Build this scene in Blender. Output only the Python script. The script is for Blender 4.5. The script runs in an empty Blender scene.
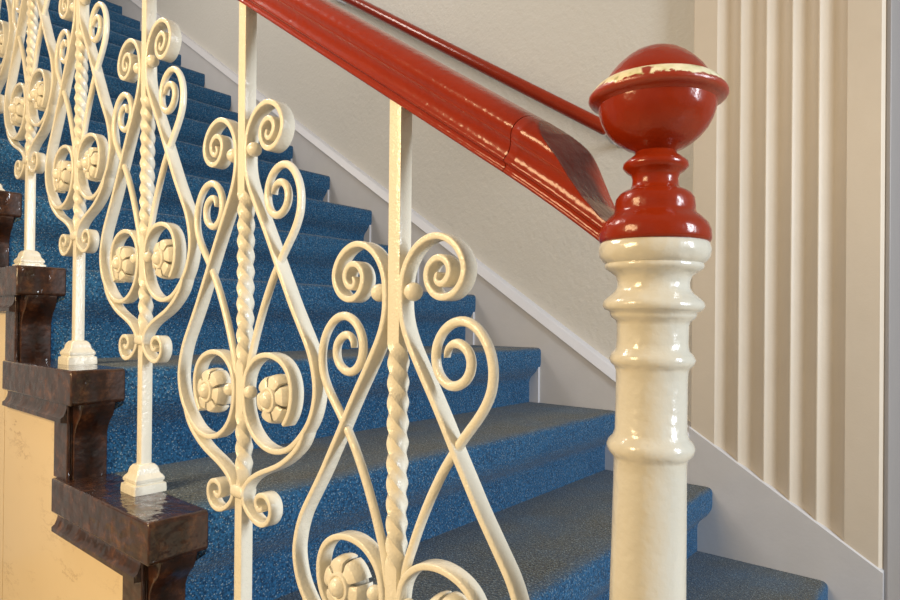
import bpy, math, random
from mathutils import Vector, Matrix
random.seed(3)
scene = bpy.context.scene
COL = scene.collection
G, R = 0.28, 0.1828            # going and rise of the stair
W = 1.3698                     # face of the wall skirting (X)

# ------------------------------------------------------------------ materials
def new_mat(name):
    m = bpy.data.materials.new(name); m.use_nodes = True
    nt = m.node_tree
    return m, nt, nt.nodes['Principled BSDF']
def N(nt, t, **kw):
    n = nt.nodes.new(t)
    for k, v in kw.items():
        if k in n.inputs: n.inputs[k].default_value = v
        else: setattr(n, k, v)
    return n
def coords(nt, kind='Object'):
    return nt.nodes.new('ShaderNodeTexCoord').outputs[kind]
def noise(nt, vec, scale, detail=3, rough=.55):
    n = N(nt, 'ShaderNodeTexNoise'); n.inputs['Scale'].default_value = scale
    n.inputs['Detail'].default_value = detail; n.inputs['Roughness'].default_value = rough
    nt.links.new(vec, n.inputs['Vector']); return n.outputs['Fac']
def ramp(nt, fac, stops):
    r = nt.nodes.new('ShaderNodeValToRGB')
    while len(r.color_ramp.elements) < len(stops): r.color_ramp.elements.new(.5)
    for e, (p, c) in zip(r.color_ramp.elements, stops):
        e.position = p; e.color = (*c, 1) if len(c) == 3 else c
    nt.links.new(fac, r.inputs['Fac']); return r.outputs['Color']
def mix(nt, fac, a, b, mode='MIX'):
    m = nt.nodes.new('ShaderNodeMix'); m.data_type = 'RGBA'; m.blend_type = mode
    for s, v in ((0, fac), (6, a), (7, b)):
        if hasattr(v, 'is_linked'): nt.links.new(v, m.inputs[s])
        elif isinstance(v, (int, float)): m.inputs[s].default_value = v
        else: m.inputs[s].default_value = (*v, 1)
    return m.outputs[2]
def bump(nt, bsdf, height, strength, dist):
    b = nt.nodes.new('ShaderNodeBump'); b.inputs['Strength'].default_value = strength
    b.inputs['Distance'].default_value = dist
    nt.links.new(height, b.inputs['Height']); nt.links.new(b.outputs['Normal'], bsdf.inputs['Normal']); nt.links.new(b.outputs['Normal'], bsdf.inputs['Coat Normal'])
def math_node(nt, op, a, b):
    m = nt.nodes.new('ShaderNodeMath'); m.operation = op
    for i, v in enumerate((a, b)):
        if hasattr(v, 'is_linked'): nt.links.new(v, m.inputs[i])
        else: m.inputs[i].default_value = v
    return m.outputs[0]

def paint(name, c1, c2, rough, bscale, bstr, coat=0.0, dist=.0012):
    m, nt, b = new_mat(name); v = coords(nt)
    nt.links.new(mix(nt, noise(nt, v, 14, 4), c1, c2), b.inputs['Base Color'])
    b.inputs['Roughness'].default_value = rough
    b.inputs['Coat Weight'].default_value = coat; b.inputs['Coat Roughness'].default_value = .12
    h = math_node(nt, 'ADD', noise(nt, v, bscale, 2), math_node(nt, 'MULTIPLY', noise(nt, v, bscale*4, 2), .35))
    bump(nt, b, h, bstr, dist)
    return m
M = {}
M['cream'] = paint('cream_enamel', (.80, .765, .655), (.74, .695, .575), .25, 120, .55, .3, .0018)
M['newel_white'] = paint('white_enamel', (.62, .60, .53), (.55, .52, .43), .22, 42, .5, .5, .0022)
M['red'] = paint('red_enamel', (.285, .025, .004), (.22, .017, .003), .26, 38, .4, .45, .0026)
M['red'].node_tree.nodes['Principled BSDF'].inputs['Specular IOR Level'].default_value = .18
M['red'].node_tree.nodes['Principled BSDF'].inputs['Coat IOR'].default_value = 1.38
M['skirt'] = paint('grey_white_gloss', (.55, .545, .56), (.49, .485, .495), .4, 35, .35, .1)
M['moulding'] = paint('pale_moulding_paint', (.58, .58, .61), (.53, .53, .56), .4, 60, .3, .1)
M['pilaster'] = paint('beige_satin', (.59, .52, .43), (.54, .47, .38), .5, 60, .3)

def rim_mat():
    m, nt, b = new_mat('chipped_red_enamel'); v = coords(nt)
    s = nt.nodes.new('ShaderNodeSeparateXYZ'); nt.links.new(v, s.inputs[0])
    n = noise(nt, v, 75, 6, .75)
    zz = math_node(nt, 'ADD', math_node(nt, 'MULTIPLY', s.outputs[2], 1.0), math_node(nt, 'MULTIPLY', n, .012))
    mr = nt.nodes.new('ShaderNodeMapRange'); nt.links.new(zz, mr.inputs[0])
    mr.inputs[1].default_value = RIM_Z + .0088; mr.inputs[2].default_value = RIM_Z + .0094
    gaps = ramp(nt, noise(nt, v, 34, 3), [(.60, (1, 1, 1)), (.63, (0, 0, 0))])
    f = math_node(nt, 'MULTIPLY', mr.outputs[0], gaps)
    chip = ramp(nt, noise(nt, v, 110, 2), [(.4, (.85, .78, .55)), (.6, (.70, .66, .40)), (.68, (.34, .32, .12))])
    nt.links.new(mix(nt, f, (.285, .025, .004), chip), b.inputs['Base Color'])
    b.inputs['Roughness'].default_value = .28; b.inputs['Coat Weight'].default_value = .4
    bump(nt, b, n, .4, .002)
    return m

def wall_mat():
    m, nt, b = new_mat('textured_wall_paint'); v = coords(nt)
    nt.links.new(mix(nt, noise(nt, v, 3, 3), (.57, .555, .52), (.535, .52, .482)), b.inputs['Base Color'])
    b.inputs['Roughness'].default_value = .55
    h = math_node(nt, 'ADD', noise(nt, v, 75, 3), math_node(nt, 'MULTIPLY', noise(nt, v, 28, 2), .8))
    bump(nt, b, h, .42, .004)
    return m
M['wall'] = wall_mat()

def carpet_mat():
    m, nt, b = new_mat('blue_flecked_carpet'); v = coords(nt)
    s = nt.nodes.new('ShaderNodeSeparateXYZ'); nt.links.new(v, s.inputs[0])
    base = mix(nt, noise(nt, v, 9, 4), (.014, .074, .175), (.024, .112, .235))
    vo = nt.nodes.new('ShaderNodeTexVoronoi'); vo.inputs['Scale'].default_value = 240
    nt.links.new(v, vo.inputs['Vector'])
    dark = ramp(nt, noise(nt, v, 230, 3, .7), [(.38, (.35, .38, .42)), (.62, (1.35, 1.35, 1.3))])
    base = mix(nt, 1.0, base, dark, 'MULTIPLY')
    # trodden soil along the tread: local z near 0 and away from the nosing
    zt = nt.nodes.new('ShaderNodeMapRange'); nt.links.new(s.outputs[2], zt.inputs[0])
    zt.inputs[1].default_value = -.010; zt.inputs[2].default_value = -.0005
    yy = math_node(nt, 'ADD', s.outputs[1], math_node(nt, 'MULTIPLY', noise(nt, v, 7, 4), .06))
    yt = nt.nodes.new('ShaderNodeMapRange'); nt.links.new(yy, yt.inputs[0])
    yt.inputs[1].default_value = .03; yt.inputs[2].default_value = .09
    worn = math_node(nt, 'MULTIPLY', math_node(nt, 'MULTIPLY', zt.outputs[0], yt.outputs[0]),
                     ramp(nt, math_node(nt, 'ADD', math_node(nt, 'MULTIPLY', noise(nt, v, 6, 4), 1.0), math_node(nt, 'MULTIPLY', s.outputs[1], -.9)), [(.05, (.30, .30, .30)), (.50, (.95, .95, .95))]))
    soil = mix(nt, ramp(nt, noise(nt, v, 210, 3, .7), [(.40, (0, 0, 0)), (.60, (1, 1, 1))]), (.012, .020, .028), (.105, .102, .078))
    base = mix(nt, worn, base, soil)
    fl = math_node(nt, 'MULTIPLY', ramp(nt, vo.outputs['Distance'], [(.20, (1, 1, 1)), (.34, (0, 0, 0))]),
                   ramp(nt, noise(nt, v, 170, 2), [(.42, (0, 0, 0)), (.52, (1, 1, 1))]))
    col = mix(nt, math_node(nt, 'MULTIPLY', fl, .6), base, (.34, .43, .47))
    nt.links.new(col, b.inputs['Base Color'])
    b.inputs['Roughness'].default_value = .95; b.inputs['Specular IOR Level'].default_value = .15
    b.inputs['Sheen Weight'].default_value = .12; b.inputs['Sheen Roughness'].default_value = .5
    bump(nt, b, math_node(nt, 'ADD', noise(nt, v, 300, 3), math_node(nt, 'MULTIPLY', vo.outputs['Distance'], -.8)), .8, .003)
    return m
M['carpet'] = carpet_mat()

def brown_mat():
    m, nt, b = new_mat('dark_brown_varnish'); v = coords(nt)
    n = noise(nt, v, 38, 6, .7)
    nt.links.new(ramp(nt, n, [(.36, (.016, .005, .002)), (.54, (.042, .012, .004)), (.72, (.15, .055, .016))]), b.inputs['Base Color'])
    b.inputs['Roughness'].default_value = .5; b.inputs['Specular IOR Level'].default_value = .3
    b.inputs['Coat Weight'].default_value = 1.0; b.inputs['Coat Roughness'].default_value = .07
    mp = nt.nodes.new('ShaderNodeMapping'); mp.inputs['Scale'].default_value = (1, .35, 1)
    nt.links.new(v, mp.inputs[0])
    h = math_node(nt, 'ADD', noise(nt, mp.outputs[0], 70, 2, .4), math_node(nt, 'MULTIPLY', noise(nt, v, 24, 2), 1.6))
    bump(nt, b, h, .32, .005)
    return m
M['brown'] = brown_mat()

def marble_mat():
    m, nt, b = new_mat('cream_marble'); v = coords(nt)
    base = mix(nt, noise(nt, v, 4, 4), (.77, .63, .41), (.70, .55, .33))
    mp = nt.nodes.new('ShaderNodeMapping'); mp.inputs['Rotation'].default_value = (.75, 0, 0)
    mp.inputs['Scale'].default_value = (1, .45, 1.3); nt.links.new(v, mp.inputs[0])
    w = noise(nt, mp.outputs[0], 7, 8, .68)
    vein = ramp(nt, w, [(.487, (0, 0, 0)), (.500, (1, 1, 1)), (.513, (0, 0, 0))])
    msk = ramp(nt, noise(nt, v, 5, 2), [(.45, (0, 0, 0)), (.65, (1, 1, 1))])
    col = mix(nt, math_node(nt, 'MULTIPLY', math_node(nt, 'MULTIPLY', vein, msk), .75), base, (.34, .21, .09))
    nt.links.new(col, b.inputs['Base Color'])
    b.inputs['Roughness'].default_value = .28; b.inputs['Coat Weight'].default_value = .2
    bump(nt, b, noise(nt, v, 25, 3), .1, .002)
    return m
M['marble'] = marble_mat()
M['landing'] = paint('beige_floor', (.62, .50, .34), (.52, .42, .28), .4, 20, .1)

# ------------------------------------------------------------------ mesh helpers
class MB:
    def __init__(self): self.v = []; self.f = []
    def add(self, vs, fs):
        o = len(self.v); self.v += [tuple(p) for p in vs]; self.f += [tuple(i+o for i in f) for f in fs]
    def box(self, x0, x1, y0, y1, z0, z1):
        self.add([(x, y, z) for x in (x0, x1) for y in (y0, y1) for z in (z0, z1)],
                 [(0, 1, 3, 2), (4, 6, 7, 5), (0, 4, 5, 1), (2, 3, 7, 6), (0, 2, 6, 4), (1, 5, 7, 3)])
    def rings(self, rings, closed=True, cap=True):
        n = len(rings[0]); vs = [p for r in rings for p in r]; fs = []
        for a in range(len(rings)-1):
            for k in range(n):
                k2 = (k+1) % n
                fs.append((a*n+k, a*n+k2, (a+1)*n+k2, (a+1)*n+k))
        if cap:
            fs.append(tuple(range(n-1, -1, -1))); fs.append(tuple((len(rings)-1)*n+k for k in range(n)))
        self.add(vs, fs)
    def lathe(self, prof, c=(0, 0, 0), seg=48, axis='z'):
        rs = []
        for r, h in prof:
            ring = []
            for k in range(seg):
                a = 2*math.pi*k/seg
                p = (r*math.cos(a), r*math.sin(a), h) if axis == 'z' else (h, r*math.cos(a), r*math.sin(a))
                ring.append((c[0]+p[0], c[1]+p[1], c[2]+p[2]))
            rs.append(ring)
        self.rings(rs)
    def ball(self, c, r, seg=20, sx=1.0):
        prof = [(max(r*math.sin(t*math.pi/12), 1e-5), -r*sx*math.cos(t*math.pi/12)) for t in range(13)]
        self.lathe(prof, c, seg, 'x')
    def prism_x(self, poly, x0, x1, skew=0.0, inner=None):
        rs = [[(x, y+skew*x, z) for y, z in poly] for x in (x0, x1)]
        self.rings(rs)
    def build(self, name, mat, parent=None, loc=(0, 0, 0), sharp=35, bevel=0):
        me = bpy.data.meshes.new(name); me.from_pydata(self.v, [], self.f)
        import bmesh
        bm = bmesh.new(); bm.from_mesh(me)
        bmesh.ops.recalc_face_normals(bm, faces=bm.faces[:])
        bm.to_mesh(me); bm.free()
        me.materials.append(mat)
        for p in me.polygons: p.use_smooth = True
        me.set_sharp_from_angle(angle=math.radians(sharp))
        o = bpy.data.objects.new(name, me); COL.objects.link(o)
        o.location = loc
        if parent: o.parent = parent
        if bevel:
            b = o.modifiers.new('bevel', 'BEVEL'); b.width = bevel; b.segments = 3; b.limit_method = 'ANGLE'
            b.angle_limit = math.radians(40); b.harden_normals = False
        return o
def thing(name, label, cat, loc=(0, 0, 0), group=None):
    o = bpy.data.objects.new(name, None); COL.objects.link(o); o.location = loc
    o.empty_display_size = .1
    o['label'] = label; o['category'] = cat
    if group: o['group'] = group
    return o
def structure(o): o['kind'] = 'structure'; return o
def copy_tree(o, parent=None):
    c = o.copy(); COL.objects.link(c); c.parent = parent
    for ch in o.children: copy_tree(ch, c)
    return c

def spline(pts, step):
    P = [Vector((a, b)) for a, b in pts]
    P = [P[0]*2-P[1]] + P + [P[-1]*2-P[-2]]
    out = []
    for i in range(1, len(P)-2):
        n = max(2, int((P[i+1]-P[i]).length/step))
        for k in range(n):
            t = k/n
            out.append(.5*((2*P[i]) + (P[i+1]-P[i-1])*t + (2*P[i-1]-5*P[i]+4*P[i+1]-P[i+2])*t*t + (3*P[i]-P[i-1]-3*P[i+1]+P[i+2])*t**3))
    out.append(P[-2])
    # relax measurement jitter
    for _ in range(4):
        out = [out[0]] + [(out[i-1]+out[i]*2+out[i+1])/4 for i in range(1, len(out)-1)] + [out[-1]]
    return out
def sweep(mb, pts, section, side, taper=(1, 1), step=2.5, nt=8):
    """section: list of (across, X) in mm. path in (lateral, height) mm, lateral towards -Y."""
    path = spline(pts, step); rs = []
    n = len(path)
    for i, p in enumerate(path):
        t = (path[min(i+1, n-1)]-path[max(i-1, 0)]).normalized(); nn = Vector((-t.y, t.x))
        s = 1.0
        if i < nt: s = taper[0]+(1-taper[0])*math.sqrt(i/nt)
        if i > n-1-nt: s = min(s, taper[1]+(1-taper[1])*math.sqrt((n-1-i)/nt))
        ring = []
        for a, x in section:
            q = p+nn*a*s
            ring.append((x*1e-3, -side*q.x*1e-3, q.y*1e-3))
        rs.append(ring)
    mb.rings(rs)
def rrect(t, x0, x1, r=1.8):
    out = []
    for cx, cy, a0 in ((t/2-r, x1-r, 0), (-t/2+r, x1-r, 90), (-t/2+r, x0+r, 180), (t/2-r, x0+r, 270)):
        for a in (0, 30, 60, 90):
            th = math.radians(a0+a); out.append((cx+r*math.cos(th), cy+r*math.sin(th)))
    return out
def circ(r, cx=0, n=14):
    return [(r*math.cos(2*math.pi*k/n), cx+r*math.sin(2*math.pi*k/n)) for k in range(n)]

# ------------------------------------------------------------------ balusters
BAR = [(59, 678), (55, 673), (59.5, 666.8), (67.5, 668.5), (73.2, 678), (70.5, 686.5), (61.5, 692.3), (50.5, 689),
       (44, 679), (46, 667), (55, 657), (67, 654.8), (78.5, 659), (87, 668.4), (90.2, 681), (85.5, 694), (75.5, 705),
       (60.5, 711.6), (45.5, 711), (30.5, 703.5), (18.5, 689.5), (12.3, 673), (11.0, 652), (13.2, 634), (20.7, 614.5), (35.5, 589),
       (50, 566), (64, 543), (79, 517), (94, 492), (109, 467), (125, 443), (142.5, 416), (152.3, 390), (154.6, 366), (146, 339),
       (126.8, 316.5), (102.6, 300), (75, 294.6), (47.6, 300.5), (25.5, 317), (13.8, 339.4), (12.0, 365), (19, 387),
       (38, 402.8), (62.8, 407.6), (86.8, 402.3), (103, 390), (110.5, 372.7), (110.5, 355), (105, 339), (96, 328)]
ROD = [(66, 600), (67, 608), (74, 613.5), (84.4, 612), (92.4, 604.8), (95, 594), (90.8, 582.6), (81, 575.6),
       (70, 574.2), (59, 581), (52.6, 594), (53.6, 611), (63, 625.5), (77.5, 633), (92.5, 632), (105, 623.5), (114.6, 609.5),
       (119, 593), (118, 576), (112.6, 562), (104, 549), (94, 537), (81, 521), (64.5, 498), (48.5, 470), (35, 442), (25.5, 419), (17.5, 398), (13.8, 380), (12.5, 366)]
FOOT0 = [(139, 328), (129, 311.5), (118.5, 300.5), (106, 291), (92, 282.5), (77, 275.5), (49, 264), (29, 251), (16.5, 240.5), (11.8, 230),
        (14.5, 219), (28, 207.5), (45.5, 200.6), (62.7, 202), (74.8, 213.5), (74.6, 227.5), (64, 235.6), (50, 235),
        (41.8, 227.4), (45.2, 218), (55, 216.5), (59.5, 222)]

FOOT = [(a*(.95 if b < 270 else 1), b+3*(b < 262)) for a, b in FOOT0]

def post_mesh(top):
    mb = MB(); rs = []
    def ang(z):
        q = 0
        q += 11*min(max((z-394)/(612-394), 0), 1)
        q += 4*min(max((z-250)/(332-250), 0), 1)
        return -q*math.pi/2
    def tw(z):
        def s(a, b): 
            t = min(max((z-a)/12, 0), 1)*min(max((b-z)/12, 0), 1); return t
        return max(s(394, 612), s(250, 332))
    zs = []; z = 36
    while z < top:
        zs.append(z); z += 2.2 if 246 < z < 618 else 25
    zs.append(top)
    for z in zs:
        a = ang(z); k = tw(z); ring = []
        h = 8.5
        for j in range(24):
            th = 2*math.pi*j/24+math.pi/4
            c, s = math.cos(th), math.sin(th)
            p = 9.0+(-3.6)*k
            rr = h/((abs(c)**p+abs(s)**p)**(1/p))
            rr = rr*(1+.04*k)
            # keep vertices spread over the square
            x, y = rr*math.cos(th+a), rr*math.sin(th+a)
            ring.append((x*1e-3, y*1e-3, z*1e-3))
        rs.append(ring)
    mb.rings(rs); return mb

def make_baluster():
    root = thing('baluster', '', 'baluster')
    post_mesh(872).build('post', M['cream'], root, sharp=50)
    mb = MB(); prof = [(25, -.3), (25.2, 6), (24.5, 13.2), (21.3, 14.6), (21.2, 15.8), (22.8, 17.8), (22.9, 21.5), (21, 25), (18.2, 28),
                       (17.2, 30.5), (16.8, 34), (15, 38.5), (12, 42), (8, 43.5)]
    rs = []
    for h, z in prof:
        c = min(1.6, h*.1); ring = []
        for sx, sy in ((1, 1), (-1, 1), (-1, -1), (1, -1)):
            a = [(sx*h, sy*(h-c)), (sx*(h-c), sy*h)]
            if sx*sy < 0: a.reverse()
            ring += [(p[0]*1e-3, p[1]*1e-3, z*1e-3) for p in a]
        rs.append(ring)
    mb.rings(rs); mb.build('base', M['cream'], root, sharp=28)
    for side in (1, -1):
        mb = MB(); sweep(mb, BAR, rrect(6.6, -10.5, 7.5), side, (.4, .8)); mb.build('scroll_bar', M['cream'], root, sharp=50)
        mb = MB(); sweep(mb, ROD, circ(4.7, -2.5), side, (.05, 1), nt=8); mb.build('scroll_rod', M['cream'], root, sharp=60)
        mb = MB(); sweep(mb, FOOT, rrect(6.4, -10.5, 7.5), side, (.1, .75)); mb.build('foot_scroll', M['cream'], root, sharp=50)
        mb = MB(); mb.ball((-.004, -side*.0235, .6612), .0092); mb.build('rivet_ball', M['cream'], root, sharp=80)
        mb = MB(); mb.ball((-.0065, -side*.0235, .3605), .0084); mb.build('rivet_ball', M['cream'], root, sharp=80)
        rosette(root, side)
    mb = MB()
    cs = []
    for z, e in ((226.5, -2.2), (228.5, -.3), (232, .4), (236, .4), (239.5, -.4), (241.5, -2.4)):
        cs.append([(x*1e-3, y*1e-3, z*1e-3) for y, x in rrect(27+2*e, -12-e, 10+e, 3)])
    mb.rings(cs); mb.build('collar', M['cream'], root, sharp=60)
    return root

def rosette(root, side):
    cy, cz = -side*.0715, .3555
    mb = MB(); nseg = 8
    prof = [(11.5, -11.2), (12.5, -12.6), (14, -13.4), (24.5, -12.6), (26.6, -11.6), (28.2, -9.2), (29.6, -3), (30.2, 2), (29.6, 8)]
    inner = [(27, 7.5), (27.6, 0), (26.6, -5), (24.8, -8.2), (21.5, -9.8), (15, -10.4), (11.5, -9.0)]
    for k in range(6):
        a0 = math.radians(12+60*k); rs = []
        for j in range(nseg+1):
            u = -1+2*j/nseg; a = a0+u*math.radians(25.2)
            ring = []
            for rho, x in prof+inner:
                w = 1-.05*abs(u)**4*(rho/30); xo = 1.6*abs(u)**5
                ring.append(((x+xo)*1e-3, cy+side*-1*rho*w*math.cos(a)*1e-3, cz+rho*w*math.sin(a)*1e-3))
            rs.append(ring)
        mb.rings(rs)
    vs = [(1e-5, 9), (23, 9), (25.5, 6), (20, 3), (12, -5), (1e-5, -5)]
    mb.lathe([(r*1e-3, x*1e-3) for r, x in vs], (0, cy, cz), 28, 'x')
    ro = mb.build('rosette', M['cream'], root, sharp=24)
    mb = MB()
    bt = [(1e-5, -4), (14.6, -6), (15.4, -13), (14.8, -15.6), (13.2, -16.4), (11.8, -16.0), (10.9, -14.6), (10.4, -14.6), (9.8, -17), (8.2, -19.4), (5.6, -21.6), (2.8, -22.8), (1e-5, -23.2)]
    mb.lathe([(r*1e-3, x*1e-3) for r, x in bt], (0, cy, cz), 28, 'x')
    mb.build('button', M['cream'], ro, sharp=50)

base_bal = make_baluster()
bal_labels = ['largest cream wrought-iron scroll baluster, the one nearest the red-topped newel post',
              'cream scroll baluster second from the newel post, under the red rail',
              'cream scroll baluster third from the newel post, footed on the lowest brown tread end',
              'cream scroll baluster fourth from the newel post, footed on the second brown tread end up',
              'cream scroll baluster fifth from the newel post, footed on the third brown tread end up',
              'leftmost cream scroll baluster, cut by the left edge of the photo']
dy = [.004, -.002, .003, .001, 0, 0]
lean = [0, .0055, .002, 0, 0, 0]
for i in range(6):
    b = base_bal if i == 0 else copy_tree(base_bal)
    b.location = (0, i*G+dy[i], (i-2)*R)
    b.rotation_euler = (-lean[i], 0, 0)
    b['label'] = bal_labels[i]; b['group'] = 'scroll balusters along the stair'

left_rod = [c for c in base_bal.children if c.name.startswith('scroll_rod')][1]
left_rod.location = (0, -.003, .0045)      # hand-forged: this one sits a touch higher

# ------------------------------------------------------------------ newel post
NX, NY = 0.0, -0.2530
def nz(y): return .3268+(238-y)/1392
RIM_Z = nz(96)
M['rim'] = rim_mat()
newel = thing('newel_post', 'cream turned newel post with red ball cap at the foot of the handrail', 'newel post', (NX, NY, 0))
newel.rotation_euler = (.011, 0, 0)
def lat(rows, extra=()):
    return [(max(h*.958/1388.4, 1e-5), nz(y)) for y, h in rows]+list(extra)
shaft = [(235, 40), (239, 53), (241, 55), (247, 56.5), (254, 55.5), (259, 51.5), (261, 49), (263, 50), (266, 49), (269, 44), (273, 38.5), (279, 36.2), (285, 36.6),
         (290, 40), (295, 46.5), (299, 50.5), (303, 51.5), (307, 49), (309, 44), (312, 43.5), (315, 42), (318, 37.5), (322, 36.2), (340, 36), (347, 37), (351, 41), (356, 43.5),
         (361, 41.5), (364, 38), (368, 36.4), (380, 36), (428, 36.3), (434, 38.5), (438, 42.5), (443, 44.5), (449, 43), (453, 39), (457, 37), (470, 36.8), (600, 38.5)]
ext = [(.029, -.02), (.030, -.30), (.032, -.32), (.042, -.335), (.042, -.36), (.034, -.375), (.034, -.40), (.050, -.43), (.055, -.45), (.055, -.548)]
mb = MB(); mb.lathe(lat(shaft, ext)); mb.build('shaft', M['newel_white'], newel, sharp=60)
cap = [(148, 20), (152, 22), (156, 28), (160, 32.5), (164, 33), (168, 29.5), (171, 24.5), (176, 23), (182, 23.6), (186, 25.5), (188, 31), (191, 36), (196, 39.5),
       (203, 40.5), (208, 40.5), (211, 42), (215, 47), (221, 53), (228, 56), (236, 56.6), (239, 55.5), (240.5, 50), (241, 20)]
mb = MB(); mb.lathe(lat(cap)); cp = mb.build('neck', M['red'], newel, sharp=60); cp['label'] = 'glossy red turned neck below the ball'
bowl = [(79, 30), (84, 54), (99, 60), (104, 59), (110, 58.3), (118, 55.5), (126, 51), (133, 45), (139, 38), (144, 30), (147, 22), (150, 19.5), (152, 12)]
dome = [(43.5, .01), (44, 8), (46, 16), (50, 25.5), (55, 33), (61, 40), (68, 46.5), (75, 51.5), (80, 54), (84, 55), (88, 52), (90, 20)]
mb = MB(); mb.lathe(lat(bowl), seg=64); mb.lathe(lat(dome), seg=64); mb.build('ball_cap', M['red'], newel, sharp=60)['label'] = 'glossy red ball finial'
rim = [(79, 50), (80.5, 56), (82, 60), (84.5, 63), (88, 66), (92.5, 69.3), (95.5, 69.8), (98, 68), (100, 64), (101.5, 60.5), (103.5, 58.5), (105, 50)]
mb = MB(); mb.lathe(lat(rim), seg=96); mb.build('rim', M['rim'], newel, sharp=60)['label'] = 'red rim with chipped cream paint along its edge'

# ------------------------------------------------------------------ stair handrail
SL = .666
ca, sa = 1/math.sqrt(1+SL*SL), SL/math.sqrt(1+SL*SL)
RAIL0 = .4790                         # height of the rail's underside at Y=0
PROF = [(0, 0), (12.5, 0), (14.5, 1), (15, 3.5), (14, 5), (14, 8.5), (16, 11), (19.5, 12.5), (21.2, 14.5), (20.8, 17), (19.8, 20),
        (19.6, 25), (20.6, 30), (22.8, 35), (25.2, 38), (26.0, 39), (25.6, 40), (27.8, 43), (29.8, 48), (30.2, 53), (28.5, 59), (24.5, 65), (18, 69.6), (9, 72), (0, 72.6)]
PROF = [(w*.9, h*.715) for w, h in PROF]
_p = PROF
PROF = []
for a, b in zip(_p[:-1], _p[1:]):
    for k in range(4): PROF.append((a[0]+(b[0]-a[0])*k/4, a[1]+(b[1]-a[1])*k/4))
PROF.append(_p[-1])
for _ in range(6):
    PROF = PROF[:5]+[tuple((PROF[q-1][c]+2*PROF[q][c]+PROF[q+1][c])/4 for c in (0, 1)) for q in range(5, len(PROF)-1)]+PROF[-1:]
def rail_ring(y, clip=None, wide=1.0, sag=0):
    half = []
    for w, h in PROF: half.append((w*wide, h))
    pts = [(-w, h) for w, h in half]+[(w, h) for w, h in reversed(half[1:-1])]
    out = []
    for w, h in pts:
        if clip is not None:
            t = min(max((w+25)/45, 0), 1); c = clip[0]+(clip[1]-clip[0])*t
            if h > c: h = c+(h-c)*.05
        out.append((w*1e-3, y-h*1e-3*sa, RAIL0-sag+SL*y+h*1e-3*ca))
    return out
def table(x, pts):
    if x <= pts[0][0]: return pts[0][1]
    for (a, b), (c, d) in zip(pts, pts[1:]):
        if x <= c: return b+(d-b)*(x-a)/(c-a)
    return pts[-1][1]
NEAR = [(.130, 53), (.138, 50), (.156, 41.5), (.173, 34.5), (.185, 28), (.2005, 21), (.217, 16.5)]
FAR = [(.134, 54), (.1515, 53), (.160, 50), (.168, 46), (.180, 36), (.194, 25), (.203, 19), (.22, 15)]
rail = thing('handrail', 'thick moulded glossy red handrail running down over the balusters to the newel post', 'handrail', (0, 0, 0))
mb = MB(); mb.rings([rail_ring(y) for y in (4.2, 2.5, 1.2, .6, .2, 0, -.1295)]); mb.build('rail', M['red'], rail, sharp=50)
mb = MB(); rs = []
n = 160
for k in range(n+1):
    y = -.1302-(.228-.1302)*k/n
    t = k/n
    rs.append(rail_ring(y, (table(-y, NEAR), table(-y, FAR)), 1+.07*min(1, t/.08)*(1-t), .006*t*t))
mb.rings(rs); mb.build('rail_end', M['red'], rail, sharp=40)['label'] = 'carved red end block where the rail tapers into the newel'

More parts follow.
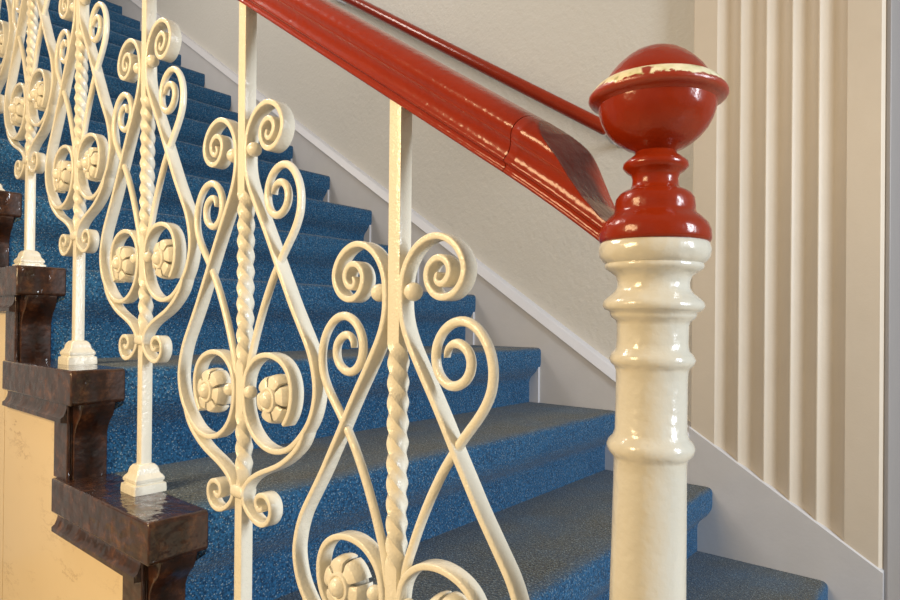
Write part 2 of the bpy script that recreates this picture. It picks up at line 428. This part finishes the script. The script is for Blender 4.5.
# ------------------------------------------------------------------ stair
stair = thing('staircase', 'straight staircase laid with blue flecked carpet, with brown varnished tread ends', 'staircase', (0, 0, 0))
TIP0, SK = .3955, .035
def tip(i): return TIP0+(i-2)*G
def step_profile(d, r1=0.0):
    # nosing profile, Y measured back from the nosing tip, z from tread top; d sinks the surface
    return [(.018, 0), (.010, -.001), (.004, -.004), (.001, -.009), (0, -.016), (0, -.050), (.002, -.060), (.006, -.068), (.014, -.080), (.024, -.090), (.033, -.099), (.038, -.108), (.040, -.118), (.040, -R-.001)]
FIRST, LAST = -2, 19
CARPX0 = .0155
for i in range(FIRST, LAST+1):
    z = (i-2)*R; y = tip(i)
    prof = step_profile(0)
    poly = prof+[(.36, -R-.001), (.36, 0)]
    mb = MB()
    # carpet body: subdivided across so the edges can round over
    xs = [CARPX0, CARPX0+.003, .15, .4, .7, 1.0, 1.25, W+.003]
    rs = []
    for k, x in enumerate(xs):
        dd = .003 if k == 0 else 0
        rs.append([(x-(.014 if k < 2 and zz < -.062 else 0), yy+dd+SK*x, zz-dd*.7) for yy, zz in poly])
    mb.rings(rs)
    st = mb.build('carpeted_step', M['carpet'], stair, (0, y, z), sharp=50)
    # brown tread end
    if i >= -1:
        mb = MB()
        mb.prism_x([(.004, 0), (0, -.005), (0, -.053), (.004, -.057), (.362, -.057), (.362, 0)], -.068, CARPX0+.002, SK)
        mb.build('tread_end', M['brown'], st, sharp=30, bevel=.0065)['label'] = 'dark brown varnished tread end'
        mb = MB()
        mb.prism_x([(.003, -.050), (.003, -.055), (.006, -.062), (.008, -.070), (.014, -.080), (.024, -.089), (.031, -.098), (.036, -.108), (.037, -.118), (.037, -R-.003), (.10, -R-.003), (.10, -.05)], -.050, .0035, SK)
        mb.prism_x([(.0385, -.052), (.0385, -R-.002), (.10, -R-.002), (.10, -.052)], -.0592, -.0535, SK)
        mb.prism_x([(.0408, -.052), (.0408, -R-.002), (.10, -R-.002), (.10, -.052)], -.0525, -.049, SK)
        mb.build('riser_end', M['brown'], st, sharp=30, bevel=.002)['label'] = 'dark brown varnished riser end'
        mb = MB()
        sec = [(-.0600, -.054), (-.0600, -.064), (-.0606, -.067), (-.0620, -.071), (-.0645, -.0765), (-.0690, -.080), (-.0690, -.087), (-.058, -.089), (-.045, -.089), (-.045, -.054)]
        mb.rings([[(x, yy+SK*x, zz) for x, zz in sec] for yy in (.040, .355)])
        mb.build('scotia', M['brown'], st, sharp=30)
    if 2 <= i <= 8:  # added pale strip, draws the bright line where riser meets skirting
        mb = MB()
        mb.prism_x([(.004, -.058), (.004, -R), (.045, -R), (.045, -.058)], W-.008, W+.004, SK)
        mb.build('end_strip', M['moulding'], st, bevel=.001)['label'] = 'narrow pale strip added for the bright line between riser and skirting'
# marble string panels below the tread ends
def string_panel(y0, y1, zb):
    pts = [(y1, zb), (y0, zb)]
    tops = []
    for i in range(-3, LAST+1):
        a, b = tip(i)+.0425, tip(i+1)+.0425
        a2, b2 = max(a, y0), min(b, y1)
        if b2 > a2: tops += [(a2, (i-2)*R-.086), (b2, (i-2)*R-.086)]
    mb = MB(); mb.prism_x(pts+tops, -.0585, -.01, 0)
    return mb
ZF = -5*R
for y0, y1 in ((-.62, .10), (.1005, 1.0495), (1.0525, 2.0), (2.0025, 2.95)):
    string_panel(y0, y1, ZF).build('string_panel', M['marble'], stair, sharp=30)['label'] = 'polished beige marble panel below the tread ends'
mb = MB(); mb.box(-.012, W+.05, tip(LAST)+.3, tip(LAST)+1.6, (LAST-2)*R-.15, (LAST-2)*R)
structure(mb.build('floor_landing', M['landing']))
mb = MB(); mb.box(-3.5, 3.6, -4.2, 3.2, ZF-.1, ZF)
structure(mb.build('floor', M['landing']))

# ------------------------------------------------------------------ wall, skirting, pilaster
WX = W+.036
YC = -.2285
mb = MB(); mb.box(WX, WX+2.0, YC, 7.6, ZF, 6.0)
structure(mb.build('wall_right', M['wall'], bevel=.004))
def sk_top(y): return .0480+.6535*(y-.34) if y > .34 else .0480+.632*(y-.34)
SKB = .60
ysk = [YC-.001, .05, .2285, .2300, .34, 2.0, 4.0, 6.2]
mb = MB()
rs = []
for y in ysk:
    t = sk_top(y)-(.024 if y > .229 else 0)
    rs.append([(W, y, t-.003), (W+.003, y, t), (WX+.002, y, t), (WX+.002, y, t-SKB), (W, y, t-SKB)])
mb.rings(rs); structure(mb.build('baseboard_right', M['skirt'], sharp=30))
mb = MB(); rs = []
for y in (.229, .34, 2.0, 4.0, 6.2):
    t = sk_top(y)
    rs.append([(W-.001, y, t-.038), (W-.006, y, t-.036), (W-.007, y, t-.032), (W+.008, y, t-.004), (W+.013, y, t+.000), (WX+.001, y, t+.002), (WX+.001, y, t-.02), (W+.004, y, t-.038)])
mb.rings(rs); structure(mb.build('trim_1', M['moulding'], sharp=20))
# fluted pilaster: five concave flutes between two flat fillets
fl = [.1631, .1001, .035, -.027, -.0883, -.1508]
PX = W+.006
outline = [(WX+.002, .2265), (PX+.0015, .2265), (PX, .225)]
for a, b in zip(fl[:-1], fl[1:]):
    outline.append((PX, a-.0008))
    m_, hw = (a+b)/2, (a-b)/2-.0012
    dep = .012
    rad = (hw*hw+dep*dep)/(2*dep); th = math.asin(min(1, hw/rad))
    for k in range(0, 17):
        t = th-2*th*k/16
        outline.append((PX+(rad*math.cos(t)-(rad-dep)), m_+rad*math.sin(t)))
outline += [(PX, fl[-1]), (PX, -.2195), (PX+.002, -.2215), (PX+.010, -.2250), (PX+.014, YC-.001), (WX+.002, YC-.001)]
mb = MB(); mb.rings([[(x, y, sk_top(y)-.02) for x, y in outline], [(x, y, 5.5) for x, y in outline]])
structure(mb.build('trim_2', M['pilaster'], sharp=22))

M['casing'] = paint('mauve_grey_paint', (.27, .255, .255), (.24, .23, .23), .45, 60, .2)
mb = MB(); mb.box(W+.016, WX+.6, YC-.010, YC+.002, ZF, 5.5)
structure(mb.build('trim_3', M['casing'], bevel=.003))

# ------------------------------------------------------------------ wall rail
wr = thing('wall_handrail', 'thin round red handrail fixed along the wall behind the stair', 'handrail', (W-.06, .466, .8514))
mb = MB(); rs = []
sl2 = .649
u = Vector((0, 1, sl2)).normalized(); nrm = Vector((0, -u.z, u.y))
for s, r in ((-.012, .012), (-.008, .018), (-.002, .0205), (0, .021), (1.0, .021), (3.0, .021), (5.5, .021)):
    c = u*s
    rs.append([tuple(c+nrm*(r*math.cos(2*math.pi*k/20))+Vector((1, 0, 0))*(r*math.sin(2*math.pi*k/20))) for k in range(20)])
mb.rings(rs); mb.build('rail', M['red'], wr, sharp=60)
for s in (.008, 1.6, 3.2):
    c = u*s
    mb = MB()
    path = [(.1215, .034), (.116, .034), (.110, .030), (.104, .014), (.09, .011), (.04, .011), (0, .012), (-.002, .004)]
    rs = []
    for x, r in path:
        dz = -.034 if x > .03 else -.034+.02*(1-x/.03)
        rs.append([(x, c.y-.014+r*math.cos(2*math.pi*k/20), c.z+dz+r*math.sin(2*math.pi*k/20)) for k in range(20)])
    mb.rings(rs)
    mb.build('bracket', M['moulding'], wr, sharp=50)['label'] = 'pale round wall bracket'

# ------------------------------------------------------------------ light
def area(name, loc, target, sx, sy, power, col):
    l = bpy.data.lights.new(name, 'AREA'); l.shape = 'RECTANGLE'; l.size = sx; l.size_y = sy; l.energy = power; l.color = col
    o = bpy.data.objects.new(name, l); COL.objects.link(o); o.location = loc
    o.rotation_euler = (Vector(target)-Vector(loc)).to_track_quat('-Z', 'Y').to_euler()
    return o
area('entrance_window_light', (.55, -2.9, 1.0), (1.2, .6, .3), .5, 1.4, 108, (.86, .93, 1.0))
area('stairwell_lamp_light', (-1.35, .45, .85), (0.2, .5, 0), .55, .55, 29, (1.0, .72, .38))
area('upper_landing_light', (-.7, 2.9, 3.1), (1.1, 1.2, 0.4), .9, .9, 56, (1.0, .92, .83))
w = bpy.data.worlds.new('World'); scene.world = w; w.use_nodes = True
w.node_tree.nodes['Background'].inputs[0].default_value = (1.0, .91, .78, 1)
w.node_tree.nodes['Background'].inputs[1].default_value = .33
mb = MB(); mb.box(-2.6, -2.5, -4.2, 6.0, ZF, 4.5); structure(mb.build('wall_left', M['wall']))

# ------------------------------------------------------------------ camera
cam = bpy.data.cameras.new('camera'); co = bpy.data.objects.new('camera', cam); COL.objects.link(co)
Rv = Vector((0.65498605, -0.75557501, 0.00998419)); Uv = Vector((-0.01036485, 0.00422821, 0.99993734)); Fv = Vector((0.75556988, 0.6550485, 0.005062))
mtx = Matrix((Rv, Uv, -Fv)).transposed().to_4x4(); mtx.translation = Vector((-0.44690669, -0.45005279, 0.2676975))
co.matrix_world = mtx
cam.sensor_fit = 'HORIZONTAL'; cam.sensor_width = 36; cam.lens = 644.21*36/900
cam.shift_y = 18.026/900
cam.clip_start = .02
scene.camera = co
vs = scene.view_settings
vs.view_transform = 'Standard'; vs.look = 'None'; vs.gamma = 1; vs.use_curve_mapping = False; vs.exposure = 0
